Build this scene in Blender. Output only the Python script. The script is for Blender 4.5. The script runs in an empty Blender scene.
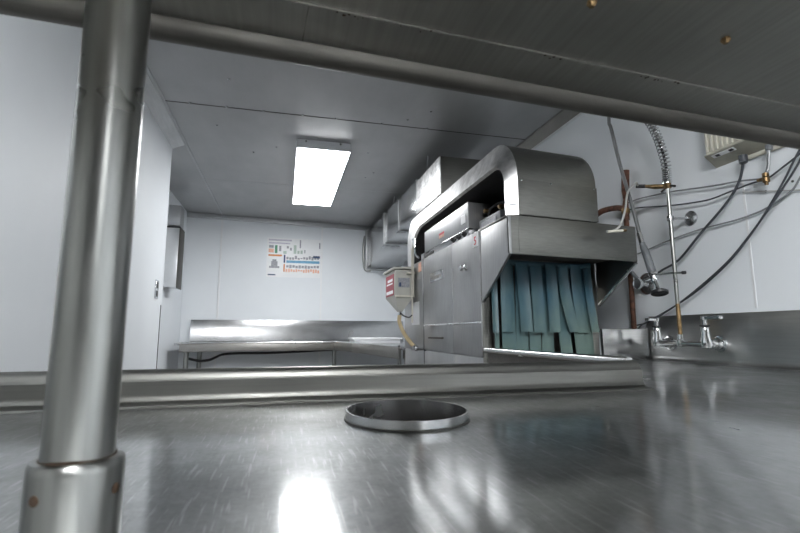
import bpy, bmesh, math, random
from mathutils import Vector, Matrix

random.seed(7)
SC = bpy.context.scene
COL = SC.collection
PI = math.pi

# ------------------------------------------------------------------ materials
MATS = {}


def _nt(name):
    m = bpy.data.materials.new(name)
    m.use_nodes = True
    nt = m.node_tree
    b = nt.nodes['Principled BSDF']
    return m, nt, b


def _noise(nt, scale, stretch=(1, 1, 1), detail=4, rough=.55, rot=(0, 0, 0)):
    tc = nt.nodes.new('ShaderNodeTexCoord')
    mp = nt.nodes.new('ShaderNodeMapping')
    mp.inputs['Scale'].default_value = stretch
    mp.inputs['Rotation'].default_value = rot
    nt.links.new(tc.outputs['Object'], mp.inputs['Vector'])
    n = nt.nodes.new('ShaderNodeTexNoise')
    n.inputs['Scale'].default_value = scale
    n.inputs['Detail'].default_value = detail
    n.inputs['Roughness'].default_value = rough
    nt.links.new(mp.outputs['Vector'], n.inputs['Vector'])
    return n


def _ramp(nt, src, stops):
    r = nt.nodes.new('ShaderNodeValToRGB')
    e = r.color_ramp.elements
    e[0].position, e[0].color = stops[0][0], (*stops[0][1], 1)
    e[1].position, e[1].color = stops[-1][0], (*stops[-1][1], 1)
    for p, c in stops[1:-1]:
        k = e.new(p)
        k.color = (*c, 1)
    nt.links.new(src, r.inputs['Fac'])
    return r


def _map(nt, src, a, b, lo=.3, hi=.7):
    m = nt.nodes.new('ShaderNodeMapRange')
    m.inputs['From Min'].default_value = lo
    m.inputs['From Max'].default_value = hi
    m.inputs['To Min'].default_value = a
    m.inputs['To Max'].default_value = b
    nt.links.new(src, m.inputs['Value'])
    return m.outputs['Result']


def _bump(nt, b, src, strength, dist=.002, chain=None):
    k = nt.nodes.new('ShaderNodeBump')
    k.inputs['Strength'].default_value = strength
    k.inputs['Distance'].default_value = dist
    nt.links.new(src, k.inputs['Height'])
    if chain is not None:
        nt.links.new(chain.outputs['Normal'], k.inputs['Normal'])
    nt.links.new(k.outputs['Normal'], b.inputs['Normal'])
    return k


def steel(name, lo, hi, r0, r1, stretch=(1, 1, 40), scale=6, bump=.05, cloud=3.0, metallic=1.0, wav=0.0, cstr=(1, 1, 1)):
    """worn sheet steel: cloudy colour, brushed grain, uneven gloss"""
    m, nt, b = _nt(name)
    n1 = _noise(nt, cloud, cstr, 5, .6)
    n2 = _noise(nt, scale * 3, stretch, 2, .5)
    mixf = nt.nodes.new('ShaderNodeMath')
    mixf.operation = 'MULTIPLY_ADD'
    nt.links.new(n2.outputs['Fac'], mixf.inputs[0])
    mixf.inputs[1].default_value = .35
    sc2 = nt.nodes.new('ShaderNodeMath')
    sc2.operation = 'MULTIPLY'
    sc2.inputs[1].default_value = .65
    nt.links.new(n1.outputs['Fac'], sc2.inputs[0])
    nt.links.new(sc2.outputs[0], mixf.inputs[2])
    c = _ramp(nt, mixf.outputs[0], [(.34, lo), (.66, hi)])
    nt.links.new(c.outputs['Color'], b.inputs['Base Color'])
    b.inputs['Metallic'].default_value = metallic
    n4 = _noise(nt, 5, (1, 1, 1), 4, .6)
    nt.links.new(_map(nt, n4.outputs['Fac'], r0, r1), b.inputs['Roughness'])
    if wav:
        n3 = _noise(nt, 2.6, (1, 1, 1), 1, .3)
        _bump(nt, b, n3.outputs['Fac'], wav, .012)
    MATS[name] = m
    return m


def plain(name, col, rough=.5, metallic=0.0, var=.12, scale=14, bump=0.0, bscale=60, emit=0, spec=.5):
    m, nt, b = _nt(name)
    n = _noise(nt, scale, (1, 1, 1), 3)
    lo = tuple(max(0, c * (1 - var)) for c in col)
    hi = tuple(min(1, c * (1 + var)) for c in col)
    c = _ramp(nt, n.outputs['Fac'], [(.3, lo), (.7, hi)])
    nt.links.new(c.outputs['Color'], b.inputs['Base Color'])
    b.inputs['Roughness'].default_value = rough
    b.inputs['Metallic'].default_value = metallic
    b.inputs['Specular IOR Level'].default_value = spec
    if bump:
        n2 = _noise(nt, bscale, (1, 1, 1), 2)
        _bump(nt, b, n2.outputs['Fac'], bump, .002)
    if emit:
        b.inputs['Emission Color'].default_value = (*col, 1)
        b.inputs['Emission Strength'].default_value = emit
    MATS[name] = m
    return m


def g(v, w=1.0):
    return (v, v * (1 + .01 * w), v * (1 + .02 * w))


S_BODY = steel('machine_steel', g(.31), g(.43), .34, .44, (1, 1, .05), 60, .03, 2.2, wav=.05)
S_HOOD = steel('hood_steel', (.17, .17, .157), (.235, .235, .219), .32, .44, (.05, 1, 1), 60, .03, 2.5, wav=.03)
S_POL = steel('polished_steel', g(.66), g(.84), .16, .34, (1, 1, 1), 12, .05, 6, wav=.18)
S_BAND = steel('scuffed_band', (.34, .34, .34), (.72, .72, .72), .36, .50, (1, 1, 1), 10, .05, 8, wav=.06)
S_SMOOTH = steel('smooth_steel', g(.66), g(.72), .30, .34, (1, 1, 1), 8, 0, 1)
S_DUCT = steel('galvanised_steel', g(.50), g(.58), .13, .20, (1, 1, 1), 8, .06, 4, wav=.03)
S_SPANG = steel('weathered_galvanised', (.26, .26, .26), (.80, .80, .80), .42, .56, (1, .45, 1), 14, .10, 11, wav=.035)
S_SHELF = steel('shelf_steel', (.27, .267, .248), (.38, .375, .352), .36, .48, (1, .04, 1), 50, .03, 3.0, wav=.03)
S_ROLL = steel('shelf_edge_steel', (.10, .095, .087), (.17, .163, .15), .5, .62, (.03, 1, 1), 50, .04, 4)
S_POST = steel('post_steel', (.25, .255, .244), (.40, .405, .393), .25, .36, (1, 1, .06), 60, .04, 5, cstr=(1, 1, .5))
S_SPL = steel('splash_steel', (.40, .405, .403), (.50, .505, .50), .34, .46, (1, .04, 1), 50, .03, 2)
S_TAB2 = steel('far_table_steel', g(.44), g(.58), .18, .28, (.04, 1, 1), 50, .03, 2, wav=.03)
S_RIM = steel('rim_steel', (.14, .14, .13), (.20, .20, .188), .36, .48, (.03, 1, 1), 60, .03, 3)
S_APR = steel('apron_steel', (.30, .29, .27), (.40, .39, .37), .3, .45, (.04, 1, 1), 50, .03, 2)
S_COVE = steel('cove_metal', (.42, .43, .44), (.54, .55, .56), .38, .5, (1, .1, 1), 30, .02, 3)
S_RING = steel('ring_steel', g(.58), g(.72), .20, .30, (1, 1, 1), 12, .05, 5)
CHROME = plain('chrome', (.78, .79, .80), .08, 1.0, .03)
CHROME2 = plain('dull_chrome', (.55, .56, .57), .25, 1.0, .1)
BRASS = plain('tarnished_brass', (.23, .155, .08), .42, 1.0, .5, 40)
RUST = plain('rusty_copper', (.115, .052, .033), .62, .35, .6, 45, .4)
RUSTD = plain('rust_stain', (.045, .026, .014), .8, .2, .5, 200)
BLACK = plain('black_rubber', (.018, .018, .02), .45, 0, .2)
HOSE = plain('grey_hose', (.17, .175, .18), .30, .3, .1)
GREYP = plain('grey_grip', (.12, .13, .14), .45, 0, .15)
CABLE = plain('dark_cable', (.045, .05, .06), .5, 0, .2)
CABLEL = plain('grey_cable', (.20, .21, .22), .5, 0, .2)
CABLEW = plain('pale_cable', (.38, .38, .37), .5, 0, .1)
CREAM = plain('cream_enamel', (.60, .58, .50), .45, 0, .06)
CREAMD = plain('taupe_enamel', (.36, .35, .29), .5, 0, .1, 30)
HOPP = plain('hopper_plastic', (.47, .47, .43), .5, 0, .06)
WHITEP = plain('white_plastic', (.78, .79, .80), .4, 0, .03)
PAPER = plain('white_paper', (.80, .81, .82), .35, 0, .02)
COWLSHADE = plain('cowl_shade_black', (.022, .021, .022), .7, 0, .3)
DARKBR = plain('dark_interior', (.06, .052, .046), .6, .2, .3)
RED = plain('label_red', (.27, .015, .035), .45, 0, .1)
PINK = plain('sticker_red', (.62, .06, .08), .5, 0, .1)
NAVY = plain('label_navy', (.03, .06, .14), .5)
SKY = plain('print_blue', (.13, .36, .55), .4, 0, .2, 60)
GREEN = plain('print_green', (.05, .26, .14), .4)
ORNG = plain('print_orange', (.62, .22, .05), .4, 0, .15, 60)
SALM = plain('print_salmon', (.75, .42, .30), .4, 0, .25, 90)
GRYP = plain('print_grey', (.30, .31, .34), .4, 0, .3, 90)
PALEG = plain('print_pale_green', (.42, .52, .46), .4, 0, .15, 60)
LILAC = plain('print_lilac', (.52, .50, .60), .4, 0, .2, 60)
BEIGEH = plain('beige_hose', (.50, .40, .24), .45, 0, .1)
LAMP = plain('lamp_body', (.62, .64, .67), .45, 0, .03)
LAMPON = plain('lamp_diffuser', (.97, .985, 1.0), .5, 0, 0, emit=25)
LAMPFILL = plain('fill_lamp_diffuser', (.97, .985, 1.0), .5, 0, 0, emit=112)  # much stronger glow, for the added fill lamp only
FLOORM = plain('quarry_tile', (.15, .14, .13), .55, 0, .25, 5, .2, 20)


def mat_wall():
    m, nt, b = _nt('white_wall_panel')
    n = _noise(nt, 1.6, (1, 1, 1), 4)
    c = _ramp(nt, n.outputs['Fac'], [(.3, (.715, .745, .775)), (.7, (.765, .795, .82))])
    nt.links.new(c.outputs['Color'], b.inputs['Base Color'])
    b.inputs['Roughness'].default_value = .55
    n2 = _noise(nt, 95, (1, 1, 1), 2, .5)
    _bump(nt, b, n2.outputs['Fac'], .16, .002)
    return m


def mat_ceil():
    m, nt, b = _nt('grey_ceiling_panel')
    n = _noise(nt, 1.8, (1, .35, 1), 6, .62)
    c = _ramp(nt, n.outputs['Fac'], [(.28, (.36, .365, .37)), (.72, (.47, .475, .48))])
    nt.links.new(c.outputs['Color'], b.inputs['Base Color'])
    b.inputs['Metallic'].default_value = .75
    n2 = _noise(nt, 3, (1, 1, 1), 3)
    nt.links.new(_map(nt, n2.outputs['Fac'], .42, .56), b.inputs['Roughness'])
    n3 = _noise(nt, 120, (1, 1, 1), 2)
    _bump(nt, b, n3.outputs['Fac'], .05, .001)
    return m


def mat_table():
    """scratched sheet: a clear sheen under a broad satin scatter"""
    m, nt, b = _nt('worn_table_steel')
    n = _noise(nt, 4.5, (1, 1, 1), 6, .65)
    c0 = _ramp(nt, n.outputs['Fac'], [(.3, (.43, .44, .438)), (.7, (.54, .55, .548))])
    c = c0
    for ang, sx_, sy_, amt in ((.5, 150, 9, .13), (-.35, 190, 11, .13), (1.25, 170, 8, .12), (.1, 170, 150, .30), (0, 45, 40, .22)):
        ns = _noise(nt, 1.0, (sx_, sy_, 1), 3, .6, (0, 0, ang))
        sr_ = _ramp(nt, ns.outputs['Fac'], [(.36, (.62, .62, .62)), (.50, (.5, .5, .5)), (.68, (.36, .36, .36))])
        mxc = nt.nodes.new('ShaderNodeMix')
        mxc.data_type = 'RGBA'
        mxc.blend_type = 'OVERLAY'
        mxc.inputs['Factor'].default_value = amt
        nt.links.new(c.outputs['Color'] if c is c0 else c.outputs[2], mxc.inputs[6])
        nt.links.new(sr_.outputs['Color'], mxc.inputs[7])
        c = mxc
    for ang, sx_, sy_ in ((.55, 210, 14), (-.5, 240, 16), (.9, 260, 18)):   # sparse pale scratches
        ns = _noise(nt, 1.0, (sx_, sy_, 1), 1, .4, (0, 0, ang))
        sr_ = _ramp(nt, ns.outputs['Fac'], [(.66, (0, 0, 0)), (.74, (.55, .55, .55))])
        mxc = nt.nodes.new('ShaderNodeMix')
        mxc.data_type = 'RGBA'
        nt.links.new(sr_.outputs['Color'], mxc.inputs['Factor'])
        nt.links.new(c.outputs[2], mxc.inputs[6])
        mxc.inputs[7].default_value = (.80, .81, .81, 1)
        c = mxc
    b2 = nt.nodes.new('ShaderNodeBsdfPrincipled')
    n2 = _noise(nt, 9, (1, 1, 1), 6, .7)
    prev = None
    for k, (ang, sc) in enumerate(((.5, 260), (-.35, 320), (1.3, 380))):
        ns = _noise(nt, 1.0, (sc, 7, 1), 2, .5, (0, 0, ang))
        prev = _bump(nt, b, ns.outputs['Fac'], .022, .0006, prev)
    n4 = _noise(nt, 420, (1, 1, 1), 2)
    prev = _bump(nt, b, n4.outputs['Fac'], .015, .0006, prev)
    for q, r0, r1 in ((b, .08, .125), (b2, .38, .52)):
        nt.links.new(c.outputs[2], q.inputs['Base Color'])
        q.inputs['Metallic'].default_value = 1
        nt.links.new(_map(nt, n2.outputs['Fac'], r0, r1), q.inputs['Roughness'])
        nt.links.new(prev.outputs['Normal'], q.inputs['Normal'])
    mx = nt.nodes.new('ShaderNodeMixShader')
    n5 = _noise(nt, 7, (1, 1, 1), 5, .7, (0, 0, .4))
    nt.links.new(_map(nt, n5.outputs['Fac'], .30, .48), mx.inputs['Fac'])
    nt.links.new(b.outputs['BSDF'], mx.inputs[1])
    nt.links.new(b2.outputs['BSDF'], mx.inputs[2])
    nt.links.new(mx.outputs['Shader'], nt.nodes['Material Output'].inputs['Surface'])
    return m


def mat_strip():
    m, nt, b = _nt('teal_curtain_vinyl')
    n = _noise(nt, 5, (1, 1, .5), 4)
    tc = nt.nodes.new('ShaderNodeTexCoord')
    sx = nt.nodes.new('ShaderNodeSeparateXYZ')
    nt.links.new(tc.outputs['Object'], sx.inputs[0])
    ad = nt.nodes.new('ShaderNodeMath')          # limescale film on the lower half of the vinyl
    ad.operation = 'MULTIPLY_ADD'
    nt.links.new(sx.outputs['Z'], ad.inputs[0])
    ad.inputs[1].default_value = -1.1
    nt.links.new(n.outputs['Fac'], ad.inputs[2])
    c = _ramp(nt, ad.outputs[0], [(.08, (.030, .078, .108)), (.42, (.095, .145, .128))])
    nt.links.new(c.outputs['Color'], b.inputs['Base Color'])
    b.inputs['Roughness'].default_value = .42
    return m


WALL, CEIL, TABLE, STRIP = mat_wall(), mat_ceil(), mat_table(), mat_strip()


# ------------------------------------------------------------------ mesh builder
class MB:
    def __init__(s):
        s.b = bmesh.new()

    def face(s, pts):
        return s.b.faces.new([s.b.verts.new(p) for p in pts])

    def box(s, x0, x1, y0, y1, z0, z1, bev=0.0, f=None):
        v = [(x, y, z) for z in (z0, z1) for y in (y0, y1) for x in (x0, x1)]
        if f:
            v = [f(*p) for p in v]
        vs = [s.b.verts.new(p) for p in v]
        fs = [s.b.faces.new([vs[i] for i in q]) for q in
              ((0, 2, 3, 1), (4, 5, 7, 6), (0, 1, 5, 4), (2, 6, 7, 3), (0, 4, 6, 2), (1, 3, 7, 5))]
        if bev:
            es = list({e for q in fs for e in q.edges})
            bmesh.ops.bevel(s.b, geom=es, offset=bev, segments=2, affect='EDGES', profile=.6)
        return s

    def prism(s, pts, vec, bev=0):
        """polygon pts (3D) extruded along vec"""
        vec = Vector(vec)
        a = [s.b.verts.new(p) for p in pts]
        c = [s.b.verts.new(Vector(p) + vec) for p in pts]
        n = len(pts)
        fs = [s.b.faces.new(a), s.b.faces.new(c[::-1])]
        for i in range(n):
            fs.append(s.b.faces.new((a[i], c[i], c[(i + 1) % n], a[(i + 1) % n])))
        bmesh.ops.recalc_face_normals(s.b, faces=fs)
        if bev:
            es = list({e for q in fs for e in q.edges})
            bmesh.ops.bevel(s.b, geom=es, offset=bev, segments=2, affect='EDGES', profile=.6)
        return s

    def tube(s, path, r, seg=12, caps=True, smooth=0):
        P = [Vector(p) for p in path]
        if smooth:
            P = catmull(P, smooth)
        n = len(P)
        rr = r if isinstance(r, (list, tuple)) else [r] * n
        if len(rr) != n:
            rr = [rr[min(len(rr) - 1, int(i * len(rr) / n))] for i in range(n)]
        T = [(P[min(i + 1, n - 1)] - P[max(i - 1, 0)]).normalized() for i in range(n)]
        up = Vector((0, 0, 1)) if abs(T[0].z) < .9 else Vector((1, 0, 0))
        U = (up - T[0] * up.dot(T[0])).normalized()
        rings = []
        for i in range(n):
            U = (U - T[i] * U.dot(T[i])).normalized()
            V = T[i].cross(U)
            rings.append([s.b.verts.new(P[i] + (U * math.cos(2 * PI * k / seg) + V * math.sin(2 * PI * k / seg)) * rr[i]) for k in range(seg)])
        for i in range(n - 1):
            for k in range(seg):
                a, c = rings[i], rings[i + 1]
                s.b.faces.new((a[k], a[(k + 1) % seg], c[(k + 1) % seg], c[k]))
        if caps:
            s.b.faces.new(rings[0][::-1])
            s.b.faces.new(rings[-1])
        return s

    def turn(s, base, axis, prof, seg=20):
        """lathe: prof = [(r, h)...] along axis from base"""
        axis = Vector(axis).normalized()
        path = [Vector(base) + axis * h for r, h in prof]
        up = Vector((0, 0, 1)) if abs(axis.z) < .9 else Vector((1, 0, 0))
        U = (up - axis * up.dot(axis)).normalized()
        V = axis.cross(U)
        rings = [[s.b.verts.new(p + (U * math.cos(2 * PI * k / seg) + V * math.sin(2 * PI * k / seg)) * max(r, 1e-4)) for k in range(seg)] for p, (r, h) in zip(path, prof)]
        for a, c in zip(rings, rings[1:]):
            for k in range(seg):
                s.b.faces.new((a[k], a[(k + 1) % seg], c[(k + 1) % seg], c[k]))
        s.b.faces.new(rings[0][::-1])
        s.b.faces.new(rings[-1])
        return s

    def sweep(s, prof, p0, p1, f, close=True, caps=True):
        """profile [(a,b)] placed by f(t, a, b) at t=p0 and p1"""
        A = [s.b.verts.new(f(p0, a, b)) for a, b in prof]
        B = [s.b.verts.new(f(p1, a, b)) for a, b in prof]
        n = len(prof)
        for i in range(n if close else n - 1):
            j = (i + 1) % n
            s.b.faces.new((A[i], A[j], B[j], B[i]))
        if caps and close:
            s.b.faces.new(A[::-1])
            s.b.faces.new(B)
        return s

    def build(s, name, mat, parent=None, label=None, kind=None, cat=None, group=None, origin=None, angle=35, recalc=True):
        if recalc:
            bmesh.ops.recalc_face_normals(s.b, faces=s.b.faces[:])
        root = parent
        while root is not None and root.parent is not None:
            root = root.parent
        if root is not None:
            off = root.location.copy()
        elif origin is not None:
            off = Vector(origin)
        else:
            xs = [v.co for v in s.b.verts]
            off = Vector(((min(v.x for v in xs) + max(v.x for v in xs)) / 2, (min(v.y for v in xs) + max(v.y for v in xs)) / 2, min(v.z for v in xs)))
        for v in s.b.verts:
            v.co -= off
        me = bpy.data.meshes.new(name)
        s.b.to_mesh(me)
        s.b.free()
        for p in me.polygons:
            p.use_smooth = True
        me.set_sharp_from_angle(angle=math.radians(angle))
        me.materials.append(mat)
        o = bpy.data.objects.new(name, me)
        COL.objects.link(o)
        if root is None:
            o.location = off
        else:
            o.parent = parent
        tag(o, label, cat, group, kind)
        return o


def tag(o, label=None, cat=None, group=None, kind=None):
    if label:
        o['label'] = label
    if cat:
        o['category'] = cat
    if group:
        o['group'] = group
    if kind:
        o['kind'] = kind
    return o


def thing(name, label, cat, loc, group=None):
    o = bpy.data.objects.new(name, None)
    o.empty_display_size = .05
    COL.objects.link(o)
    o.location = loc
    return tag(o, label, cat, group)


def dup(root, delta, label, group=None):
    """copy a thing and each of its parts and sub-parts"""
    def rec(o, parent):
        c = o.copy()
        COL.objects.link(c)
        c.parent = parent
        for ch in [k for k in SC.objects if k.parent == o]:
            rec(ch, c)
        return c
    r = rec(root, None)
    r.location = root.location + Vector(delta)
    r['label'] = label
    if group:
        r['group'] = group
    return r


def catmull(P, n):
    P = [Vector(p) for p in P]
    Q = [P[0] * 2 - P[1]] + P + [P[-1] * 2 - P[-2]]
    out = []
    for i in range(1, len(Q) - 2):
        a, b, c, d = Q[i - 1:i + 3]
        for k in range(n):
            t = k / n
            out.append(.5 * ((2 * b) + (c - a) * t + (2 * a - 5 * b + 4 * c - d) * t * t + (3 * b - a - 3 * c + d) * t ** 3))
    out.append(P[-1])
    return out


def text_mesh(txt, size, depth=.0008):
    cu = bpy.data.curves.new('lettering', 'FONT')
    cu.body = txt
    cu.size = size
    cu.extrude = depth
    cu.align_x, cu.align_y = 'CENTER', 'CENTER'
    o = bpy.data.objects.new('lettering', cu)
    COL.objects.link(o)
    dg = bpy.context.evaluated_depsgraph_get()
    me = bpy.data.meshes.new_from_object(o.evaluated_get(dg))
    bpy.data.objects.remove(o)
    bpy.data.curves.remove(cu)
    return me


# ------------------------------------------------------------------ dimensions
H = 2.48                 # ceiling
XR = 1.80                # right wall
XL = -.868               # left wall, near run
XA = -1.17               # left wall of the far alcove
YN = -6.5                # wall behind the camera
TZ = .90                 # dish table top


def yb(x):               # the far wall runs slightly askew
    return 6.035 + .105 * x


def sk(x, y, z):         # the machine's front stands slightly askew
    return (x, y + .105 * (x - .85), z)


# ------------------------------------------------------------------ room
MB().prism([(XL - 1, YN - .1, 0), (XR + .1, YN - .1, 0), (XR + .1, yb(XR) + .1, 0), (XL - 1, yb(XA) + .1, 0)], (0, 0, -.1)).build('floor', FLOORM, kind='structure')
ceil = MB().prism([(XL - 1, YN - .1, H), (XR + .1, YN - .1, H), (XR + .1, yb(XR) + .1, H), (XL - 1, yb(XA) + .1, H)], (0, 0, .1)).build('ceiling', CEIL, kind='structure')
MB().prism([(XA - .1, yb(XA), 0), (XR + .1, yb(XR), 0), (XR + .1, yb(XR) + .1, 0), (XA - .1, yb(XA) + .1, 0)], (0, 0, H)).build('wall_back', WALL, kind='structure')
MB().box(XR, XR + .1, YN, yb(XR), 0, H).build('wall_right', WALL, kind='structure')
MB().box(XL - .1, XL, .35, 3.70, 0, H, .003).build('wall_left', WALL, kind='structure')
DIM = plain('grey_paint', (.20, .205, .20), .5, 0, .1)
MB().box(XL - .9, XL - .8, YN, .35, 0, H, .003).build('wall_left', DIM, kind='structure')
MB().box(XL - .9, XL - .1, .35, .45, 0, H, .003).build('wall_left', DIM, kind='structure')
MB().box(XA - .1, XL - .1, 3.60, 3.70, 0, H).build('wall_left', WALL, kind='structure')
MB().box(XA - .1, XA, 3.70, yb(XA), 0, H).build('wall_left', WALL, kind='structure')
MB().box(XL - .9, XR, YN - .1, YN, 0, H).build('wall_front', DIM, kind='structure')

# wall panel joints and coves
MB().box(XL, XL + .004, 2.078, 2.100, 0, H, .001).build('trim_1', WHITEP, kind='structure')
for i, x in enumerate((-.775, .456)):
    MB().box(x - .011, x + .011, yb(x) - .005, yb(x) - .0005, 0, H - .06, .001).build('trim_%d' % (2 + i), WHITEP, kind='structure')
MB().box(XR - .002, XR - .0002, 1.427, 1.437, 1.13, H - .06, .0005).build('trim_4', WHITEP, kind='structure')
MB().prism([(XA, yb(XA) - .03, H - .062), (XR, yb(XR) - .03, H - .062), (XR, yb(XR), H - .062), (XA, yb(XA), H - .062)], (0, 0, .061), .004).build('trim_5', S_COVE, kind='structure')
MB().prism([(XR, 0, H - .055), (XR, 0, H), (XR - .075, 0, H), (XR - .075, 0, H - .012)], (0, yb(XR), 0)).build('trim_6', S_APR, kind='structure')
MB().box(XR - .006, XR - .0002, 0, yb(XR) - .03, H - .068, H - .056, .001).build('trim_12', WHITEP, kind='structure')
MB().prism([(XL, YN, H - .05), (XL, YN, H), (XL + .085, YN, H), (XL + .085, YN, H - .012)], (0, 3.70 - YN, 0)).build('trim_7', S_COVE, kind='structure')
MB().box(-.783, -.765, YN, yb(-.77), H - .008, H, .002).build('trim_8', S_COVE, kind='structure')
seam = MB().box(-.78, XR, 3.004, 3.012, H - .002, H).build('trim_9', DARKBR, kind='structure')
for x in (-.62, -.40, -.17, .08, .30, .62, .95):
    MB().turn((x, 3.0, H), (0, 0, -1), [(.010, 0), (.010, .003), (.005, .006)], 8).build('screw', CHROME2, seam)
MB().box(-.765, XR, 4.55, 4.556, H - .002, H).build('trim_10', S_COVE, kind='structure')
for x, y in ((-.35, 2.65), (-.28, 3.75), (.62, 3.55), (.75, 4.0), (.70, 4.15), (-.5, 3.3), (.9, 2.75), (.78, 2.9), (-.1, 3.6)):
    MB().turn((x, y, H), (0, 0, -1), [(.008, 0), (.008, .003), (.004, .005)], 8).build('screw', CHROME2, ceil)

# dark gap under the latch and the latch plate on the near left wall
MB().box(XL, XL + .003, 3.676, 3.686, 0, 1.235).build('trim_11', BLACK, kind='structure')
lp = MB().box(XL, XL + .008, 3.49, 3.56, 1.27, 1.40, .002).build('latch_plate', CHROME2, label='small dark metal latch plate on the white left wall near its end', cat='latch plate')
MB().box(XL + .008, XL + .011, 3.51, 3.54, 1.285, 1.325).build('slot', BLACK, lp, 'black slot')
MB().box(XL + .008, XL + .011, 3.51, 3.54, 1.345, 1.385).build('slot', BLACK, lp, 'black slot')

# ------------------------------------------------------------------ ceiling lamps
lt = thing('ceiling_light', 'lit white fluorescent box light on the grey ceiling', 'ceiling light', (.255, 4.15, H))
MB().box(.05, .46, 3.40, 4.96, H - .068, H, .004).build('housing', LAMP, lt)
MB().box(.058, .452, 3.408, 4.952, H - .078, H - .0685, .003).build('diffuser', LAMPON, lt, 'glowing white diffuser')
for x in (.12, .38):
    MB().turn((x, 3.40, H - .015), (0, -1, 0), [(.008, 0), (.008, .004), (.004, .006)], 10).build('screw', CHROME2, lt)
dup(lt, (1.045, -8.0, 0), 'added unseen ceiling light at the far end of the kitchen behind the shelf')  # lamp out of view, added for the highlight on the post
nl = dup(lt, (-.255, -5.25, 0), 'added unseen fill light just behind the overhead shelf')  # extra lamp added to brighten the right wall and machine front
for o in SC.objects:
    if o.parent == nl and o.name.startswith('diffuser'):
        o.data = o.data.copy()
        o.data.materials[0] = LAMPFILL

# ------------------------------------------------------------------ near dish table
tb = thing('dish_table', 'large worn stainless steel dish table with raised rim in the foreground', 'table', (.5, .5, 0))
CX, CY, CR = .1945, .741, .0960
CK = 1.12                # the scrap hole is slightly longer front to back
m = MB()
outer = [(-.82, -.14), (1.775, -.14), (1.775, 1.99), (.868, 1.885), (.868, 1.0), (.845, .978), (-.82, .978)]
ov = [m.b.verts.new((x, y, TZ)) for x, y in outer]
iv = [m.b.verts.new((CX + CR * math.cos(2 * PI * k / 64), CY + CK * CR * math.sin(2 * PI * k / 64), TZ)) for k in range(64)]
es = [m.b.edges.new((ov[i], ov[(i + 1) % len(ov)])) for i in range(len(ov))] + [m.b.edges.new((iv[i], iv[(i + 1) % 64])) for i in range(64)]
bmesh.ops.triangle_fill(m.b, use_beauty=True, use_dissolve=False, edges=es)
for f in m.b.faces:
    if f.normal.z < 0:
        f.normal_flip()
m.build('table_top', TABLE, tb, recalc=False)


def rim_prof(h=.063, w=.05):
    """section of the rolled rim, (a = outwards, b = up), cove at the foot"""
    P = [(-.036, .0005), (-.033, .0042), (-.016, .0048), (-.006, .0085), (-.001, .015), (0, .020), (.0015, h - .019), (.0055, h - .0145)]
    for k in range(11):
        t = PI * (.93 - .93 * k / 10)
        P.append((.0275 + .0215 * math.cos(t), h - .016 + .0185 * math.sin(t)))
    P += [(w, h - .036), (.04, h - .036), (.04, -.02), (-.034, -.02)]
    return P


RP = rim_prof()
m = MB().sweep(RP, -.82, .857, lambda t, a, b: (t, .983 + a, TZ + b))
m.build('rim', S_RIM, tb, angle=28)
m = MB().tube([(.860, 1.03, TZ + .060), (.860, 1.90, TZ + .058)], .0125, 16)
m.build('side_rim', S_TAB2, tb, 'bright tubular side rim')
MB().box(.862, .866, 1.03, 1.885, TZ - .03, TZ + .052).build('side_web', S_ROLL, tb, 'dark side below the tubular rim')
# right splash, bent back at its top, and its short return beside the machine
SPF = 1.777
spl = [(SPF - .030, .0005), (SPF - .024, .0022), (SPF - .016, .0030), (SPF - .008, .0062), (SPF - .003, .012), (SPF, .022), (SPF, .165), (SPF + .021, .213), (XR - .0005, .213), (XR - .0005, -.03), (SPF - .030, -.03)]
MB().sweep(spl, -.14, 1.99, lambda t, a, b: (a, t, TZ + b)).build('back_splash', S_SPL, tb, angle=28)
MB().prism([(1.508, 1.972, TZ + .001), (1.746, 1.972, TZ + .001), (1.772, 1.972, TZ + .03), (1.772, 1.972, 1.052), (1.508, 1.975, 1.052)], (0, .02, 0), .004).build('side_splash', S_TAB2, tb, 'pale scuffed splash return beside the machine')
# front apron, under frame and legs of the table
MB().box(-.82, 1.775, -.16, -.141, TZ - .06, TZ, .003).build('apron', S_APR, tb)
for x, y in ((-.74, -.08), (1.70, -.08), (-.74, .90), (.75, .90), (1.70, 1.85)):
    MB().tube([(x, y, 0), (x, y, TZ - .022)], .021, 16).build('leg', S_POST, tb)
# scrap ring
sr = MB()
prof = [(CR, -.022), (CR, .0145), (CR - .0022, .0145), (CR - .0022, -.022)]
rings = [[sr.b.verts.new((CX + r * math.cos(2 * PI * k / 64), CY + CK * r * math.sin(2 * PI * k / 64), TZ + h)) for k in range(64)] for r, h in prof]
for a, c in zip(rings, rings[1:] + rings[:1]):
    for k in range(64):
        sr.b.faces.new((a[k], a[(k + 1) % 64], c[(k + 1) % 64], c[k]))
ringo = sr.build('scrap_ring', S_RING, tb, 'shiny raised ring around the scrap hole')
bd = MB()
N = 64
segs = []
for k in range(N):
    a = 2 * PI * k / N
    segs.append((CX + (CR + .0012) * math.cos(a), CY + CK * (CR + .0012) * math.sin(a), TZ + .0012))
bd.tube(segs + [segs[0]], .0016, 6, False)
bd.build('weld_bead', S_RIM, ringo)
MB().turn((CX, CY, TZ - .187), (0, 0, 1), [(.035, .0), (.05, .10), (CR + .014, .162), (CR + .014, .1645), (CR + .011, .1645), (.046, .104), (.03, .02), (.0, .018)], 40).build('scrap_basin', DARKBR, ringo, 'dark bin under the hole')

# ------------------------------------------------------------------ over shelf on its post
sh = thing('overshelf', 'stainless steel shelf overhead with rolled edge, carried on a round post', 'shelf', (-.115, .324, TZ))
SD = Vector((.9979, .0650, 0))       # along the shelf
SN = Vector((-.0650, .9979, 0))      # towards its far edge
S0 = Vector((.131, .524, 0))


def shp(t, v, z):
    p = S0 + SD * t - SN * v
    return (p.x, p.y, z)


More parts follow.
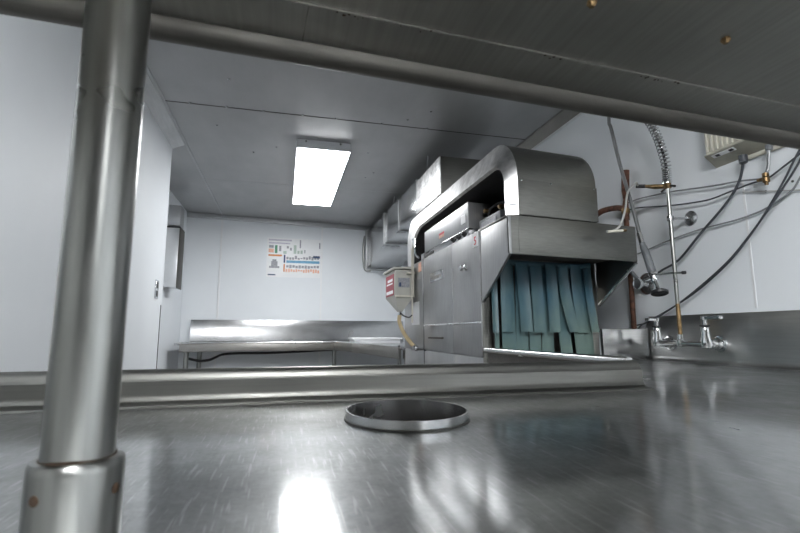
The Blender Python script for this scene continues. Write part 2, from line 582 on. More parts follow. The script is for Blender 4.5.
T0, T1 = -.97, 1.64
SZ = 1.335
roll = []
for k in range(15):
    t = -.62 * PI + 1.35 * PI * k / 14 - .35 * PI
    roll.append((.022 - .0225 * math.cos(t + .35 * PI - .1), SZ + .0225 - .0225 * math.sin(PI * .5 + t * .9)))
arc = []
for k in range(21):
    t = math.radians(-60 - 260 * k / 20)      # curl under the edge
    arc.append((.0225 + .0225 * math.cos(t), SZ + .0225 + .0225 * math.sin(t)))
m = MB()
m.tube([shp(T0, .0225, SZ + .0225), shp(T1, .0225, SZ + .0225)], .0225, 32)
m.build('rolled_edge', S_ROLL, sh, 'rounded front edge')
fl = [(.036, SZ + .0135), (.040, SZ + .0122), (.099, SZ + .0122), (.1005, SZ + .0128), (.1005, SZ + .0146), (.036, SZ + .0146)]
MB().sweep(fl, T0, T1, lambda t, a, b: shp(t, a, b)).build('folded_lip', S_SHELF, sh)
pl = [(.02, SZ + .0150), (.62, SZ + .0150), (.62, SZ + .043), (.02, SZ + .043)]
pan = MB().sweep(pl, T0, T1, lambda t, a, b: shp(t, a, b)).build('shelf_panel', S_SHELF, sh)
for t, v in ((.313, .181), (.135, .184), (.52, .30), (.30, .36)):
    MB().turn(shp(t, v, SZ + .0155), (0, 0, -1), [(.0048, 0), (.0048, .003), (.0025, .006)], 8).build('bolt', BRASS, pan)
# seam in the lip with a rust spot
mm = MB()
a0, a1 = shp(-.124, .042, SZ + .0121), shp(-.124, .099, SZ + .0121)
mm.tube([a0, a1], .0004, 6)
mm.build('lip_seam', DARKBR, sh)
rs = random.Random(3)
mm = MB()
for k in range(26):
    t = rs.choice((-.012, .30, .34, -.08, .16)) + rs.uniform(-.02, .02)
    p = shp(t, rs.uniform(.096, .1005), SZ + .0121)
    mm.turn(p, (0, 0, -1), [(rs.uniform(.0006, .0018), 0), (.0004, .0006)], 6)
mm.build('rust_specks', RUSTD, sh, 'rust specks along the lip', 'stuff')
PX, PY = -.1150, .3240
post = MB().tube([(PX, PY, .93), (PX, PY, SZ + .0145)], .0188, 48).build('post', S_POST, sh)
sl = MB().turn((PX, PY, TZ), (0, 0, 1), [(.0270, .0005), (.0270, .004), (.0246, .006), (.0246, .0575), (.0242, .0605), (.0230, .0625), (.0205, .0632), (.0186, .0632)], 48).build('sleeve', S_POST, sh, 'wider socket at the foot of the post')
wb = []
for k in range(41):
    a = 2 * PI * k / 40
    wb.append((PX + .0191 * math.cos(a), PY + .0191 * math.sin(a), TZ + .0633 + .0006 * math.sin(3 * a)))
MB().tube(wb, .0008, 6, False).build('weld_bead', RUSTD, sl)
for ang in (-118, -18):
    a = math.radians(ang)
    d = Vector((math.cos(a), math.sin(a), 0))
    MB().turn(Vector((PX, PY, TZ + .046)) + d * .0239, d, [(.0034, 0), (.0030, .0010), (.0012, .0016)], 12).build('set_screw', RUSTD, sl)

# ------------------------------------------------------------------ far table along the back wall
ft = thing('clean_table', 'stainless steel table with splash along the back wall under the poster', 'table', (0, 5.6, 0))
FZ = .925
poly = [(-1.04, 5.28), (.58, 5.34), (.70, 4.75), (.86, 3.42), (1.50, 3.42), (1.58, yb(1.58) - .04), (-1.06, yb(-1.06) - .04)]
MB().prism([(x, y, FZ) for x, y in poly], (0, 0, -.02), .003).build('table_top', S_TAB2, ft)


def strip_along(pts, z0, z1, th, out):
    m = MB()
    for (x0, y0), (x1, y1) in zip(pts, pts[1:]):
        d = Vector((x1 - x0, y1 - y0, 0)).normalized()
        n = Vector((d.y, -d.x, 0)) * th
        m.prism([(x0, y0, z0), (x1, y1, z0), (x1 + n.x, y1 + n.y, z0), (x0 + n.x, y0 + n.y, z0)], (0, 0, z1 - z0), .002)
    return m


strip_along(poly[:4], FZ - .085, FZ + .004, .022, 1).build('apron', S_APR, ft)
rl = [(x, y - .014, FZ + .008) for x, y in poly[:2]]
MB().tube([(-1.055, 5.262, FZ + .006), (.58, 5.322, FZ + .006)], .012, 12).build('rolled_edge', S_POL, ft)
MB().tube([(.58, 5.322, FZ + .006), (.69, 4.75, FZ + .006), (.845, 3.42, FZ + .006)], .010, 12).build('rolled_edge', S_TAB2, ft)
sp = [(-.058, .0), (-.052, .006), (-.045, .014), (-.045, .165), (-.018, .265), (-.004, .265), (-.004, -.03), (-.058, -.03)]
MB().sweep(sp, -1.055, 1.58, lambda t, a, b: (t, yb(t) + a, FZ + b)).build('back_splash', S_TAB2, ft, angle=25)
MB().box(-1.10, -1.04, 5.30, yb(-1.1) - .06, FZ - .018, FZ + .006, .003).build('end_flange', S_TAB2, ft)
for x, y, gl in ((-.985, 5.36, 'leg'), (-.925, 5.80, 'leg'), (.62, 5.85, 'leg'), (.96, 3.62, 'leg'), (1.40, 3.62, 'leg'), (1.45, 5.85, 'leg')):
    lg = MB().tube([(x, y, 0), (x, y, FZ - .02)], .026, 16).build('leg', S_POST, ft)
    MB().turn((x, y, FZ - .095), (0, 0, 1), [(.034, 0), (.034, .07), (.040, .075)], 16).build('socket', S_APR, lg)
MB().tube([(-.985, 5.36, .35), (-.925, 5.80, .35)], .016, 12).build('cross_rail', S_POST, ft)
for y, x in ((5.55, -.89), (5.55, .55)):
    pass
hz = [(-1.03, 5.62, .76), (-.90, 5.62, .73), (-.80, 5.66, .735), (-.74, 5.72, .76), (-.68, 5.80, .785), (-.5, 5.90, .795), (-.2, 5.90, .792), (.1, 5.92, .80), (.5, 5.96, .815), (.9, 6.0, .82)]
MB().tube([(x, yb(x) - .07 if x > -.7 else y, z) for x, y, z in hz], .014, 10, smooth=6).build('drain_hose', BLACK, label='black hose running along the wall under the far table', cat='hose')
# white tray on the far table
tr = thing('white_tray', 'white plastic tray lying on the far table beside the machine', 'tray', (.96, 5.0, FZ))
MB().prism([(.72, 4.86, FZ + .001), (1.20, 4.80, FZ + .001), (1.22, 5.24, FZ + .001), (.73, 5.26, FZ + .001)], (0, 0, .040), .006).build('base', WHITEP, tr)
MB().prism([(.70, 4.84, FZ + .042), (1.22, 4.78, FZ + .042), (1.24, 5.26, FZ + .042), (.71, 5.28, FZ + .042)], (0, 0, .014), .004).build('lip', WHITEP, tr)

# ------------------------------------------------------------------ poster on the back wall
po = thing('poster', 'glossy white poster with coloured blocks on the back wall', 'poster', (.1, yb(.1) - .002, 1.73))


def pb(mb, u0, u1, w0, w1, lift):
    """block in poster coordinates, u right 0..1, w down 0..1"""
    def P(u, w, d):
        x = -.235 + .675 * u
        z = 2.235 + .01 * u - .505 * w
        return (x, yb(x) - .0015 - d, z)
    a = [P(u0, w0, lift), P(u1, w0, lift), P(u1, w1, lift), P(u0, w1, lift)]
    mb.prism(a, (0, -.0012, 0))
    return mb


pb(MB(), 0, 1, 0, 1, 0).build('sheet', PAPER, po)
ink = lambda name, mat, label, *rects: [pb(MB(), *q, .0013).build(name, mat, po, label) for q in rects]
ink('heading', LILAC, 'grey heading line', (.03, .45, .035, .075), (.03, .42, .115, .15))
ink('picture', GRYP, 'small grey picture', (.035, .12, .19, .26), (.60, .625, .03, .24), (.22, .26, .20, .34), (.97, .995, .08, .24), (.36, .40, .2, .26), (.42, .455, .24, .31), (.69, .71, .28, .37))
ink('green_bar', GREEN, 'green bar', (.145, .19, .19, .39))
ink('pale_green_block', PALEG, 'pale green block', (.49, .54, .17, .39), (.62, .66, .30, .39), (.30, .36, .33, .40), (.56, .60, .31, .39))
ink('tint_block', SALM, 'salmon block', (.03, .125, .28, .38))
ink('orange_bar', ORNG, 'orange bar', (.03, .275, .425, .47))
m = pb(MB(), .085, .20, .60, .74, .0013)
pb(m, .05, .235, .72, .77, .0013)
pb(m, .105, .18, .55, .62, .0013)
m.build('machine_picture', GRYP, po, 'grey drawing of a machine')
ink('blue_bar', NAVY, 'dark blue bar', (.31, .34, .425, .63), (.86, .99, .43, .49))
rs = random.Random(5)
ink('picture', GRYP, None, *[(.36 + .052 * k, .40 + .052 * k, .47 + rs.uniform(-.03, .03), .52 + rs.uniform(0, .03)) for k in range(12)])
ink('blue_band', SKY, 'light blue band', (.36, .985, .565, .63))
ink('red_bar', ORNG, 'orange red bar', (.31, .335, .665, .86))
ink('picture', GRYP, None, *[(.36 + .057 * k, .405 + .057 * k, .68 + rs.uniform(0, .02), .745 + rs.uniform(0, .02)) for k in range(11)])
ink('text_block', SALM, 'salmon text block', *[(.35 + .046 * k, .384 + .046 * k, .775 + rs.uniform(0, .03), .86 + rs.uniform(-.02, .02)) for k in range(14)])
ink('print_line', NAVY, 'dark print at the foot', (.03, .17, .925, .955))

# ------------------------------------------------------------------ dispenser and panel in the left alcove
dp = thing('towel_dispenser', 'tall stainless towel dispenser on the wall left of the far table', 'dispenser', (-1.10, 5.1, 1.48))
MB().box(XA - .0005, -1.055, 5.0, 5.21, 1.485, 2.09, .006).build('body', S_SMOOTH, dp)
MB().box(-1.054, -1.046, 5.0, 5.22, 1.478, 2.095, .003).build('side_cover', S_ROLL, dp)
MB().box(XA, -1.05, 4.995, 5.215, 2.091, 2.105, .002).build('lid', BLACK, dp, 'dark top edge')
MB().box(XA, -1.058, 5.02, 5.20, 2.12, 2.33, .004).build('junction_box', S_COVE, label='small grey metal box above the towel dispenser', cat='box')

# ------------------------------------------------------------------ the dish machine
dm = thing('dish_machine', 'large stainless steel conveyor dishwasher with hooded entry', 'dishwasher', (1.17, 2.6, 0))
MX0, MX1 = .85, 1.49
m = MB()
m.box(MX0 + .012, MX1, 3.24, 3.27, .14, 1.495, 0, sk)          # back
m.box(MX1 - .02, MX1, 1.92, 3.26, .14, 1.495, 0, sk)           # right
m.box(MX0 + .012, MX1, 1.93, 3.26, 1.47, 1.497, 0, sk)         # top
m.box(MX0 + .012, MX1, 1.93, 3.26, .14, .20, 0, sk)            # bottom
m.box(MX0 + .012, MX0 + .03, 1.93, 3.26, .14, 1.495, 0, sk)    # left
m.build('body', S_BODY, dm)
m = MB()
m.box(MX0 + .002, MX0 + .045, 1.91, 1.935, .14, 1.47, .002, sk)
m.box(MX1 - .045, MX1, 1.91, 1.935, .14, 1.47, .002, sk)
m.box(MX0 + .04, MX1 - .04, 1.912, 1.935, 1.355, 1.47, .002, sk)
m.box(MX0 + .04, MX1 - .04, 1.912, 1.935, .14, .885, .002, sk)
m.build('entry_frame', S_HOOD, dm)
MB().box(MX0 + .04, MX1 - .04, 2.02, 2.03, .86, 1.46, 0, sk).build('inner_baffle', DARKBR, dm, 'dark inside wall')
panels = []
for y0, y1 in ((1.912, 2.268), (2.272, 2.782), (2.798, 3.255)):
    panels.append(MB().box(MX0 - .003, MX0 + .011, y0, y1, .93, 1.495, .002, sk).build('side_panel', S_BODY, dm))
    MB().box(MX0 - .001, MX0 + .011, y0, y1, .16, .925, .002, sk).build('lower_panel', S_BODY, dm)
MB().box(MX0 - .001, MX0 + .012, 2.783, 2.797, .16, 1.495, 0, sk).build('panel_gap', BLACK, dm, 'black joint')
MB().box(MX0 - .016, MX0 - .002, 2.42, 2.66, 1.000, 1.010, .002, sk).build('pull_slot', DARKBR, panels[1], 'dark grip slot')
MB().box(MX0 - .007, MX0 - .002, 1.915, 2.78, 1.075, 1.083, .002, sk).build('crease', S_POL, dm, 'raised crease')
for x, y in ((.92, 1.98), (1.42, 1.98), (.92, 3.18), (1.42, 3.18)):
    X, Y, _ = sk(x, y, 0)
    MB().tube([(X, Y, 0), (X, Y, .15)], .025, 14).build('leg', S_POST, dm)
# handle knob and name plate
kx, ky, kz = MX0 - .003, 2.085, 1.345
MB().turn((kx, ky, kz), (-1, 0, 0), [(.016, 0), (.015, .004), (.007, .007), (.007, .014), (.014, .018), (.014, .026), (.009, .030)], 20).build('knob', CHROME, panels[0])
npl = MB().box(MX0 - .006, MX0 - .003, 2.41, 2.64, 1.330, 1.385, .001, sk).build('name_plate', S_DUCT, dm, 'pale framed name plate')
m = MB()
for k, (w, hh) in enumerate(((.022, .018), (.020, .020), (.018, .018), (.020, .02), (.018, .02), (.018, .018))):
    y = 2.60 - .03 * k
    m.box(MX0 - .0075, MX0 - .006, y - w / 2, y + w / 2, 1.352 - hh / 2, 1.352 + hh / 2, 0, sk)
m.build('emblem', S_APR, npl)
# entry hood
hd = MB().prism([sk(MX0, 1.905, 1.168), sk(MX0, 1.635, 1.342), sk(MX0, 1.635, 1.4995), sk(MX0, 1.905, 1.497)], (.012, 0, 0), .002)
hdl = hd.build('hood_side', S_BODY, dm)
HX = 1.503
MB().prism([sk(HX, 1.905, 1.168), sk(HX, 1.635, 1.342), sk(HX, 1.635, 1.4995), sk(HX, 1.905, 1.497)], (-.012, 0, 0), .002).build('hood_side', S_HOOD, dm)
MB().tube([sk(HX - .006, 1.90, 1.168), sk(HX - .006, 1.64, 1.338)], .009, 10).build('hood_brace', S_POL, dm)
hf = MB().box(MX0, HX, 1.635, 1.648, 1.342, 1.4995, .002, sk).build('hood_front', S_HOOD, dm)
m = MB()
m.box(MX0 + .045, HX - .04, 1.6325, 1.636, 1.352, 1.487, .0015, sk)
m.build('raised_panel', S_HOOD, hf)
MB().box(MX0, HX, 1.648, 1.93, 1.487, 1.500, .001, sk).build('hood_top', S_HOOD, dm)
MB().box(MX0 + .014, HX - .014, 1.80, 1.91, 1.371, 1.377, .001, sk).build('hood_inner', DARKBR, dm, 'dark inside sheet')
# control box on top of the machine
cb = MB().box(.860, 1.10, 2.065, 2.795, 1.540, 1.672, .004, sk).build('control_box', S_BODY, dm)
MB().box(.853, 1.10, 2.05, 2.85, 1.498, 1.538, .003, sk).build('control_strip', S_DUCT, dm)
cs = [o for o in SC.objects if o.name == 'control_strip'][0]
for y in (2.10, 2.175, 2.25):
    p = sk(.853, y, 1.518)
    MB().turn(p, (-1, 0, 0), [(.017, 0), (.016, .005), (.010, .007), (.009, .018)], 16).build('control_knob', BLACK, cs, 'black control knob')
MB().box(.848, .854, 2.60, 2.78, 1.505, 1.522, .001, sk).build('switch', BLACK, cs, 'black switch')
MB().box(.857, .8605, 2.10, 2.155, 1.575, 1.62, 0, sk).build('sticker', PAPER, cb, 'white sticker')
MB().box(.857, .8605, 2.42, 2.50, 1.59, 1.60, 0, sk).build('sticker', PINK, cb, 'thin red sticker')
MB().box(.857, .8605, 2.42, 2.50, 1.572, 1.588, 0, sk).build('sticker', SALM, cb, 'pale red sticker')
jb = MB().box(.90, 1.16, 1.80, 2.02, 1.50, 1.565, .003, sk).build('terminal_box', GREYP, dm, 'dark grey electrical box')
MB().box(.897, .9005, 1.84, 1.99, 1.515, 1.55, 0, sk).build('rating_label', GRYP, jb, 'grey label')
for y, z in ((1.86, 1.60), (2.02, 1.62)):
    MB().turn(sk(.95, y, z), (-1, 0, 0), [(.012, 0), (.012, .02), (.006, .024)], 10).build('terminal', BRASS, jb)
MB().tube([sk(.96, 2.02, 1.56), sk(.95, 2.0, 1.62), sk(.98, 1.92, 1.64), sk(1.0, 1.84, 1.60), sk(1.0, 1.82, 1.56)], .007, 8, smooth=5).build('wire', BLACK, jb)
# number sticker with a red 5
st = MB().box(MX0 - .0048, MX0 - .0028, 1.925, 1.985, 1.425, 1.492, 0, sk).build('number_sticker', PAPER, dm, 'white sticker with a red 5')
me = text_mesh('5', .055)
me.transform(Matrix(((0, 0, -1, MX0 - .0055), (-1, 0, 0, 1.955 + .105 * (MX0 - .85)), (0, 1, 0, 1.452), (0, 0, 0, 1))))
me.transform(Matrix.Translation(-dm.location))
me.materials.append(PINK)
o = bpy.data.objects.new('digit', me)
COL.objects.link(o)
o.parent = st
MB().box(MX0 - .0048, MX0 - .0028, 2.83, 2.89, 1.425, 1.485, 0, sk).build('warning_sticker', SALM, dm, 'small pale red sticker')
MB().box(MX0 - .0048, MX0 - .0028, 2.88, 3.06, 1.085, 1.235, 0, sk).build('instruction_sheet', PAPER, dm, 'white instruction sheet')

# strip curtain in the entry
sc_ = thing('strip_curtain', 'teal two layer strip curtain hanging in the machine entry', 'curtain', sk(1.17, 1.90, .90))
hb = []
for k in range(9):
    x = .905 + .53 * k / 8
    hb.append((x, 1.886 + .105 * (x - .85), 1.352 - .004 * math.sin(PI * k / 8) + .006 * (k == 8)))
MB().tube(hb, .013, 10).build('header', STRIP, sc_)


def strip(x0, x1, lean, y, z0, z1, curl, ph):
    m = MB()
    n = 10
    L = []
    for i in range(n + 1):
        t = i / n
        row = []
        for j in range(5):
            u = j / 4
            x = x0 + (x1 - x0) * u + lean * t * t
            yy = y + .105 * (x - .85) + .006 * math.sin(u * PI) * curl + .004 * math.sin(3 * t + ph) - .010 * t * curl
            row.append((x, yy, z1 + (z0 - z1) * t))
        L.append(row)
    F = [[m.b.verts.new(p) for p in r] for r in L]
    B = [[m.b.verts.new((p[0], p[1] + .003, p[2])) for p in r] for r in L]
    for i in range(n):
        for j in range(4):
            m.b.faces.new((F[i][j], F[i][j + 1], F[i + 1][j + 1], F[i + 1][j]))
            m.b.faces.new((B[i][j + 1], B[i][j], B[i + 1][j], B[i + 1][j + 1]))
    for i in range(n):
        m.b.faces.new((F[i][0], F[i + 1][0], B[i + 1][0], B[i][0]))
        m.b.faces.new((F[i + 1][4], F[i][4], B[i][4], B[i + 1][4]))
    for j in range(4):
        m.b.faces.new((F[n][j], F[n][j + 1], B[n][j + 1], B[n][j]))
        m.b.faces.new((F[0][j + 1], F[0][j], B[0][j], B[0][j + 1]))
    return m


rs = random.Random(11)
leans = [-.004, .0, .004, .004, .006, .050, .038, .02]
xs = [.882, .935, 1.012, 1.088, 1.166, 1.236, 1.314, 1.392]
ws = [.030, .060, .062, .062, .060, .060, .056, .046]
for k in range(8):
    strip(xs[k], xs[k] + ws[k], leans[k], 1.870 + .006 * (k % 2), 1.035 + rs.uniform(-.004, .004), 1.352, (1.2, -1.0, 1.4, .8, 1.3, 1.6, -.8, 1)[k], k).build('strip', STRIP, sc_)
x = .900
for k in range(8):
    w = (.022, .070, .064, .062, .064, .066, .056, .050)[k]
    strip(x, x + w, (.0, 0, 0, 0, -.004, .02, .015, .012)[k], 1.893 + .003 * (k % 2), .905, 1.345, rs.uniform(-1, 1), k + 2).build('strip', STRIP, sc_)
    x += w + (.016, .008, .008, .008, .010, .022, .012, 0)[k]

# ------------------------------------------------------------------ vent cowl over the machine
cw = thing('vent_cowl', 'arched stainless steel vent cowl over the dishwasher', 'vent cowl', (1.1, 2.4, 1.5))


def arch(x, y0, y1, zb, zt, rf, rb, n=10):
    P = [(y0, zb)]
    for k in range(n + 1):
        a = PI - PI / 2 * k / n
        P.append((y0 + rf + rf * math.cos(a), zt - rf + rf * math.sin(a)))
    for k in range(n + 1):
        a = PI / 2 - PI / 2 * k / n
        P.append((y1 - rb + rb * math.cos(a), zt - rb + rb * math.sin(a)))
    P.append((y1, zb))
    return [sk(x, y, z) for y, z in P]


CI = arch(.852, 1.662, 3.07, 1.502, 1.735, .11, .20)
CO = arch(.900, 1.634, 3.36, 1.502, 1.860, .20, .17)
CRt = arch(1.295, 1.634, 3.36, 1.502, 1.860, .20, .17)
CI2 = arch(.866, 1.668, 3.06, 1.502, 1.727, .105, .195)
CIr = arch(1.285, 1.668, 3.06, 1.502, 1.727, .105, .195)


def loft(m, rows):
    V = [[m.b.verts.new(p) for p in r] for r in rows]
    for a, c in zip(V, V[1:]):
        for i in range(len(a) - 1):
            m.b.faces.new((a[i], a[i + 1], c[i + 1], c[i]))
    return V


m = MB()
loft(m, [CI2, CI, CO])
m.build('front_band', S_BAND, cw, 'bright polished band around the opening', angle=50)
m = MB()
V = loft(m, [CO, CRt])
m.b.faces.new(V[1][::-1])
m.build('cowl_skin', S_HOOD, cw, angle=30)
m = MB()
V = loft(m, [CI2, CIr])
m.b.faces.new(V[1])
m.build('shade_sheet', COWLSHADE, cw, 'black inner sheet coloured for the shade in the cowl', angle=30)  # near-black colour stands for the shade inside the cowl
MB().box(.903, 1.297, 1.630, 1.634, 1.503, 1.652, .001, sk).build('front_sheet', S_HOOD, cw)
for x in (.915, 1.06, 1.28):
    MB().turn(sk(x, 1.630, 1.645), (0, -1, 0), [(.005, 0), (.004, .003), (.001, .004)], 8).build('rivet', CHROME2, cw)
MB().tube([sk(.868, 1.652, 1.545), sk(.893, 1.636, 1.545)], .0025, 6).build('clip', BLACK, cw, 'small dark clip')

# ------------------------------------------------------------------ exhaust duct along the ceiling
du = thing('exhaust_duct', 'square galvanised exhaust duct running to the back wall', 'duct', (1.28, 4.4, 2.0))
DX0, DX1 = 1.06, 1.50
ys = [3.05, 3.66, 4.30, 4.97]
for k in range(3):
    y0, y1 = ys[k], ys[k + 1]
    MB().box(DX0, DX1, y0 + .002, y1 - .002, 2.02, 2.305 + .02 * k, .003).build('duct_section', S_SPANG if k == 0 else S_DUCT, du, 'mottled weathered section' if k == 0 else None)
MB().box(DX0 + .004, DX1 - .004, 3.043, 3.051, 2.024, 2.30, .001).build('end_cap', S_HOOD, du, 'dull end plate')
for y in ys[1:3]:
    MB().box(DX0 - .004, DX1 + .004, y - .006, y + .006, 2.016, 2.33, .002).build('joint', S_COVE, du)
MB().box(DX0 - .012, DX1 + .012, 4.960, 4.985, 2.008, 2.37, .003).build('flange', S_COVE, du)
m = MB()
ye0, ye1 = yb(DX0) - .06, yb(DX1) - .06
m.prism([(DX0 + .002, 4.975, 2.022), (DX0 + .002, ye0, 1.885), (DX0 + .002, ye0, 2.40), (DX0 + .002, 4.975, 2.345)], (DX1 - DX0 - .004, 0, 0), .003)
m.build('transition', S_DUCT, du)
MB().prism([(DX0 - .02, ye0, 1.87), (DX0 - .02, yb(DX0) - .0005, 1.87), (DX0 - .02, yb(DX0) - .0005, 2.42), (DX0 - .02, ye0, 2.42)], (DX1 - DX0 + .04, .045, 0), .004).build('wall_collar', S_COVE, du)
MB().tube([(DX0 - .03, ye0 + .01, 2.33), (DX0 - .045, ye0 + .01, 2.2), (DX0 - .045, ye0 + .01, 2.0), (DX0 - .02, ye0 + .01, 1.87), (DX0 + .05, ye0 + .0, 1.858)], .014, 10, smooth=5).build('conduit', S_POST, du)
for k in range(2):
    x = (DX0 + .10, DX0 + .16)[k]
    MB().tube([(x, 3.20, 1.90), (x, 3.20, 2.018)], .06, 16).build('riser', S_DUCT, du)
for x in (DX0 + .05, DX1 - .05):
    for y in (3.5, 4.7):
        MB().tube([(x, y, 2.30), (x, y, H)], .005, 8).build('hanger_rod', S_COVE, du)

# ------------------------------------------------------------------ detergent hopper on the machine's side
hp = thing('detergent_hopper', 'beige detergent hopper with red label on the machine side', 'hopper', (.78, 3.12, 1.17))
MB().box(.714, .846, 3.0, 3.30, 1.28, 1.455, .006).build('tank', HOPP, hp)
m = MB()
a = [(.714, 3.0, 1.28), (.846, 3.0, 1.28), (.846, 3.30, 1.28), (.714, 3.30, 1.28)]
b = [(.745, 3.03, 1.172), (.770, 3.03, 1.172), (.770, 3.06, 1.172), (.745, 3.06, 1.172)]
A = [m.b.verts.new(p) for p in a]
B = [m.b.verts.new(p) for p in b]
for i in range(4):
    m.b.faces.new((A[i], A[(i + 1) % 4], B[(i + 1) % 4], B[i]))
m.b.faces.new(A)
m.b.faces.new(B)
m.build('funnel', HOPP, hp)
MB().prism([(.700, 2.985, 1.456), (.8455, 2.985, 1.462), (.8455, 3.32, 1.462), (.700, 3.32, 1.456)], (0, 0, .014), .003).build('lid', HOPP, hp)
MB().box(.712, .8455, 2.985, 3.0, 1.270, 1.282, .002).build('bracket', CREAM, hp)
MB().box(.79, .8455, 2.97, 3.0, 1.425, 1.437, .002).build('bracket', CREAM, hp)
rl_ = MB().box(.7115, .7142, 3.03, 3.27, 1.285, 1.43, 0).build('red_label', RED, hp, 'dark red label with white lettering')
m = MB()
m.box(.7100, .7116, 3.06, 3.21, 1.382, 1.400, 0)
m.box(.7100, .7116, 3.06, 3.24, 1.362, 1.372, 0)
m.box(.7100, .7116, 3.05, 3.25, 1.298, 1.320, 0)
m.build('lettering', PAPER, rl_, 'white lettering')
fl_ = MB().box(.735, .815, 2.9975, 3.0005, 1.335, 1.40, 0).build('blue_label', GRYP, hp, 'pale grey blue label')
MB().box(.742, .756, 2.996, 2.9976, 1.340, 1.368, 0).build('print_block', NAVY, fl_)
MB().turn((.757, 3.04, 1.195), (0, 0, -1), [(.012, 0), (.012, .05), (.008, .055)], 12).build('outlet', CHROME, hp)
MB().tube([(.758, 3.03, 1.165), (.775, 3.0, 1.145), (.805, 2.98, 1.135), (.825, 2.98, 1.15)], .005, 8, smooth=6).build('vent_tube', BLACK, hp)
MB().tube([(.753, 3.035, 1.15), (.752, 3.03, 1.10), (.775, 3.0, 1.03), (.81, 2.95, .965), (.826, 2.93, .945)], .014, 10, smooth=6).build('hose', BEIGEH, hp, 'beige hose')
MB().turn((.8455, 2.905, .935), (-1, 0, 0), [(.012, 0), (.02, .004), (.02, .02), (.013, .026), (.013, .045)], 14).build('hose_valve', CHROME, hp)
MB().tube([(.826, 2.93, .945), (.829, 2.905, .935)], .014, 10).build('elbow', CHROME, hp)
for k, (y, z0, z1) in enumerate(((2.985, 1.10, 1.60), (2.955, 1.27, 1.62))):
    MB().tube([(.828, y, z0), (.828, y, z1)], .006, 10).build('feed_pipe', CREAM, hp)
MB().turn((.824, 2.90, 1.59), (0, 0, 1), [(.010, 0), (.010, .03), (.018, .032), (.018, .055), (.012, .06)], 16).build('vacuum_breaker', CHROME, hp)
MB().tube([(.824, 2.90, 1.60), (.828, 2.88, 1.54), (.836, 2.84, 1.515)], .008, 8, smooth=5).build('fitting', CHROME2, hp)

# ------------------------------------------------------------------ pre-rinse faucet on the right splash
fa = thing('rinse_faucet', 'chrome pre-rinse faucet with sprayer on the right splash', 'faucet', (1.70, 1.71, .98))
FX = 1.70
MB().tube([(FX, 1.585, .985), (FX, 1.835, .985)], .013, 16).build('cross_bar', CHROME, fa)
for k, y in enumerate((1.838, 1.580)):
    v = MB().turn((FX, y, .968), (0, 0, 1), [(.010, 0), (.019, .004), (.021, .020), (.019, .04), (.0155, .062), (.017, .082), (.013, .09)], 20).build('valve', CHROME, fa)
    MB().turn((FX, y, 1.058), (0, 0, 1), [(.019, 0), (.019, .006)], 18).build('seal_ring', BLACK, v)
    hn = MB().turn((FX, y, 1.064), (0, 0, 1), [(.009, 0), (.009, .018), (.0145, .020), (.0145, .034), (.010, .038)], 16)
    if k:
        hn.box(FX - .010, FX + .010, y - .080, y, 1.086, 1.100, .003)
    else:
        hn.box(FX - .052, FX, y - .010, y + .012, 1.086, 1.100, .003)
    hn.build('handle', CHROME2, v)
    MB().turn((FX, y, .985), (1, 0, 0), [(.014, 0), (.014, .022), (.021, .024), (.021, .036), (.015, .038), (.015, .045), (.024, .047), (.024, .058), (.017, .060), (.017, .063), (.033, .066), (.033, .0765)], 6 if False else 18).build('inlet', CHROME, fa)
MB().turn((FX, 1.707, .970), (0, 0, 1), [(.012, 0), (.018, .004), (.018, .030), (.0135, .034), (.0135, .055)], 18).build('hub', CHROME, fa)
rp = MB().tube([(FX, 1.707, 1.02), (FX, 1.707, 1.695)], .0085, 16).build('riser_pipe', S_POST, fa, 'tall dull riser pipe stained at its foot')
MB().tube([(FX, 1.707, 1.022), (FX, 1.707, 1.16)], .0088, 16).build('stain', BRASS, rp, 'brassy stained foot')
MB().turn((FX, 1.707, 1.69), (0, 0, 1), [(.012, 0), (.016, .003), (.016, .028), (.013, .031)], 8).build('swivel', BRASS, fa)
MB().tube([(FX, 1.72, 1.705), (1.675, 1.755, 1.713), (1.64, 1.785, 1.722)], [.010, .012, .006], 10).build('side_valve', BRASS, fa)
MB().tube([(1.645, 1.78, 1.721), (1.62, 1.81, 1.728)], .009, 10).build('coupling', BLACK, fa)
MB().tube([(FX, 1.69, 1.70), (FX, 1.665, 1.690)], .005, 8).build('screw', BLACK, fa)
MB().tube([(FX, 1.718, 1.692), (FX - .005, 1.738, 1.682)], .007, 8).build('drain_screw', CHROME2, fa)
# wall bracket
wbk = MB().turn((XR - .0008, 1.69, 1.552), (-1, 0, 0), [(.034, 0), (.034, .005), (.024, .012), (.010, .016)], 22).build('wall_flange', CHROME2, fa)
MB().tube([(1.785, 1.69, 1.552), (FX, 1.71, 1.549)], .006, 10).build('bracket_rod', CHROME2, wbk)
MB().turn((FX, 1.707, 1.538), (0, 0, 1), [(.014, 0), (.014, .022)], 16).build('clamp', CHROME2, wbk)
# hose arch and spring
hosep = [(FX, 1.707, 1.715), (1.692, 1.698, 1.80), (1.686, 1.708, 1.88), (1.680, 1.730, 1.97), (1.665, 1.765, 2.06), (1.63, 1.835, 2.15), (1.58, 1.895, 2.14), (1.555, 1.885, 2.08), (1.55, 1.866, 2.03), (1.55, 1.824, 1.834), (1.55, 1.766, 1.619), (1.55, 1.748, 1.54), (1.55, 1.722, 1.43)]
HPp = catmull(hosep, 10)
MB().tube(HPp[:25], .006, 10).build('inner_hose', BLACK, fa)
MB().tube(HPp[24:], .0085, 12).build('hose', HOSE, fa)


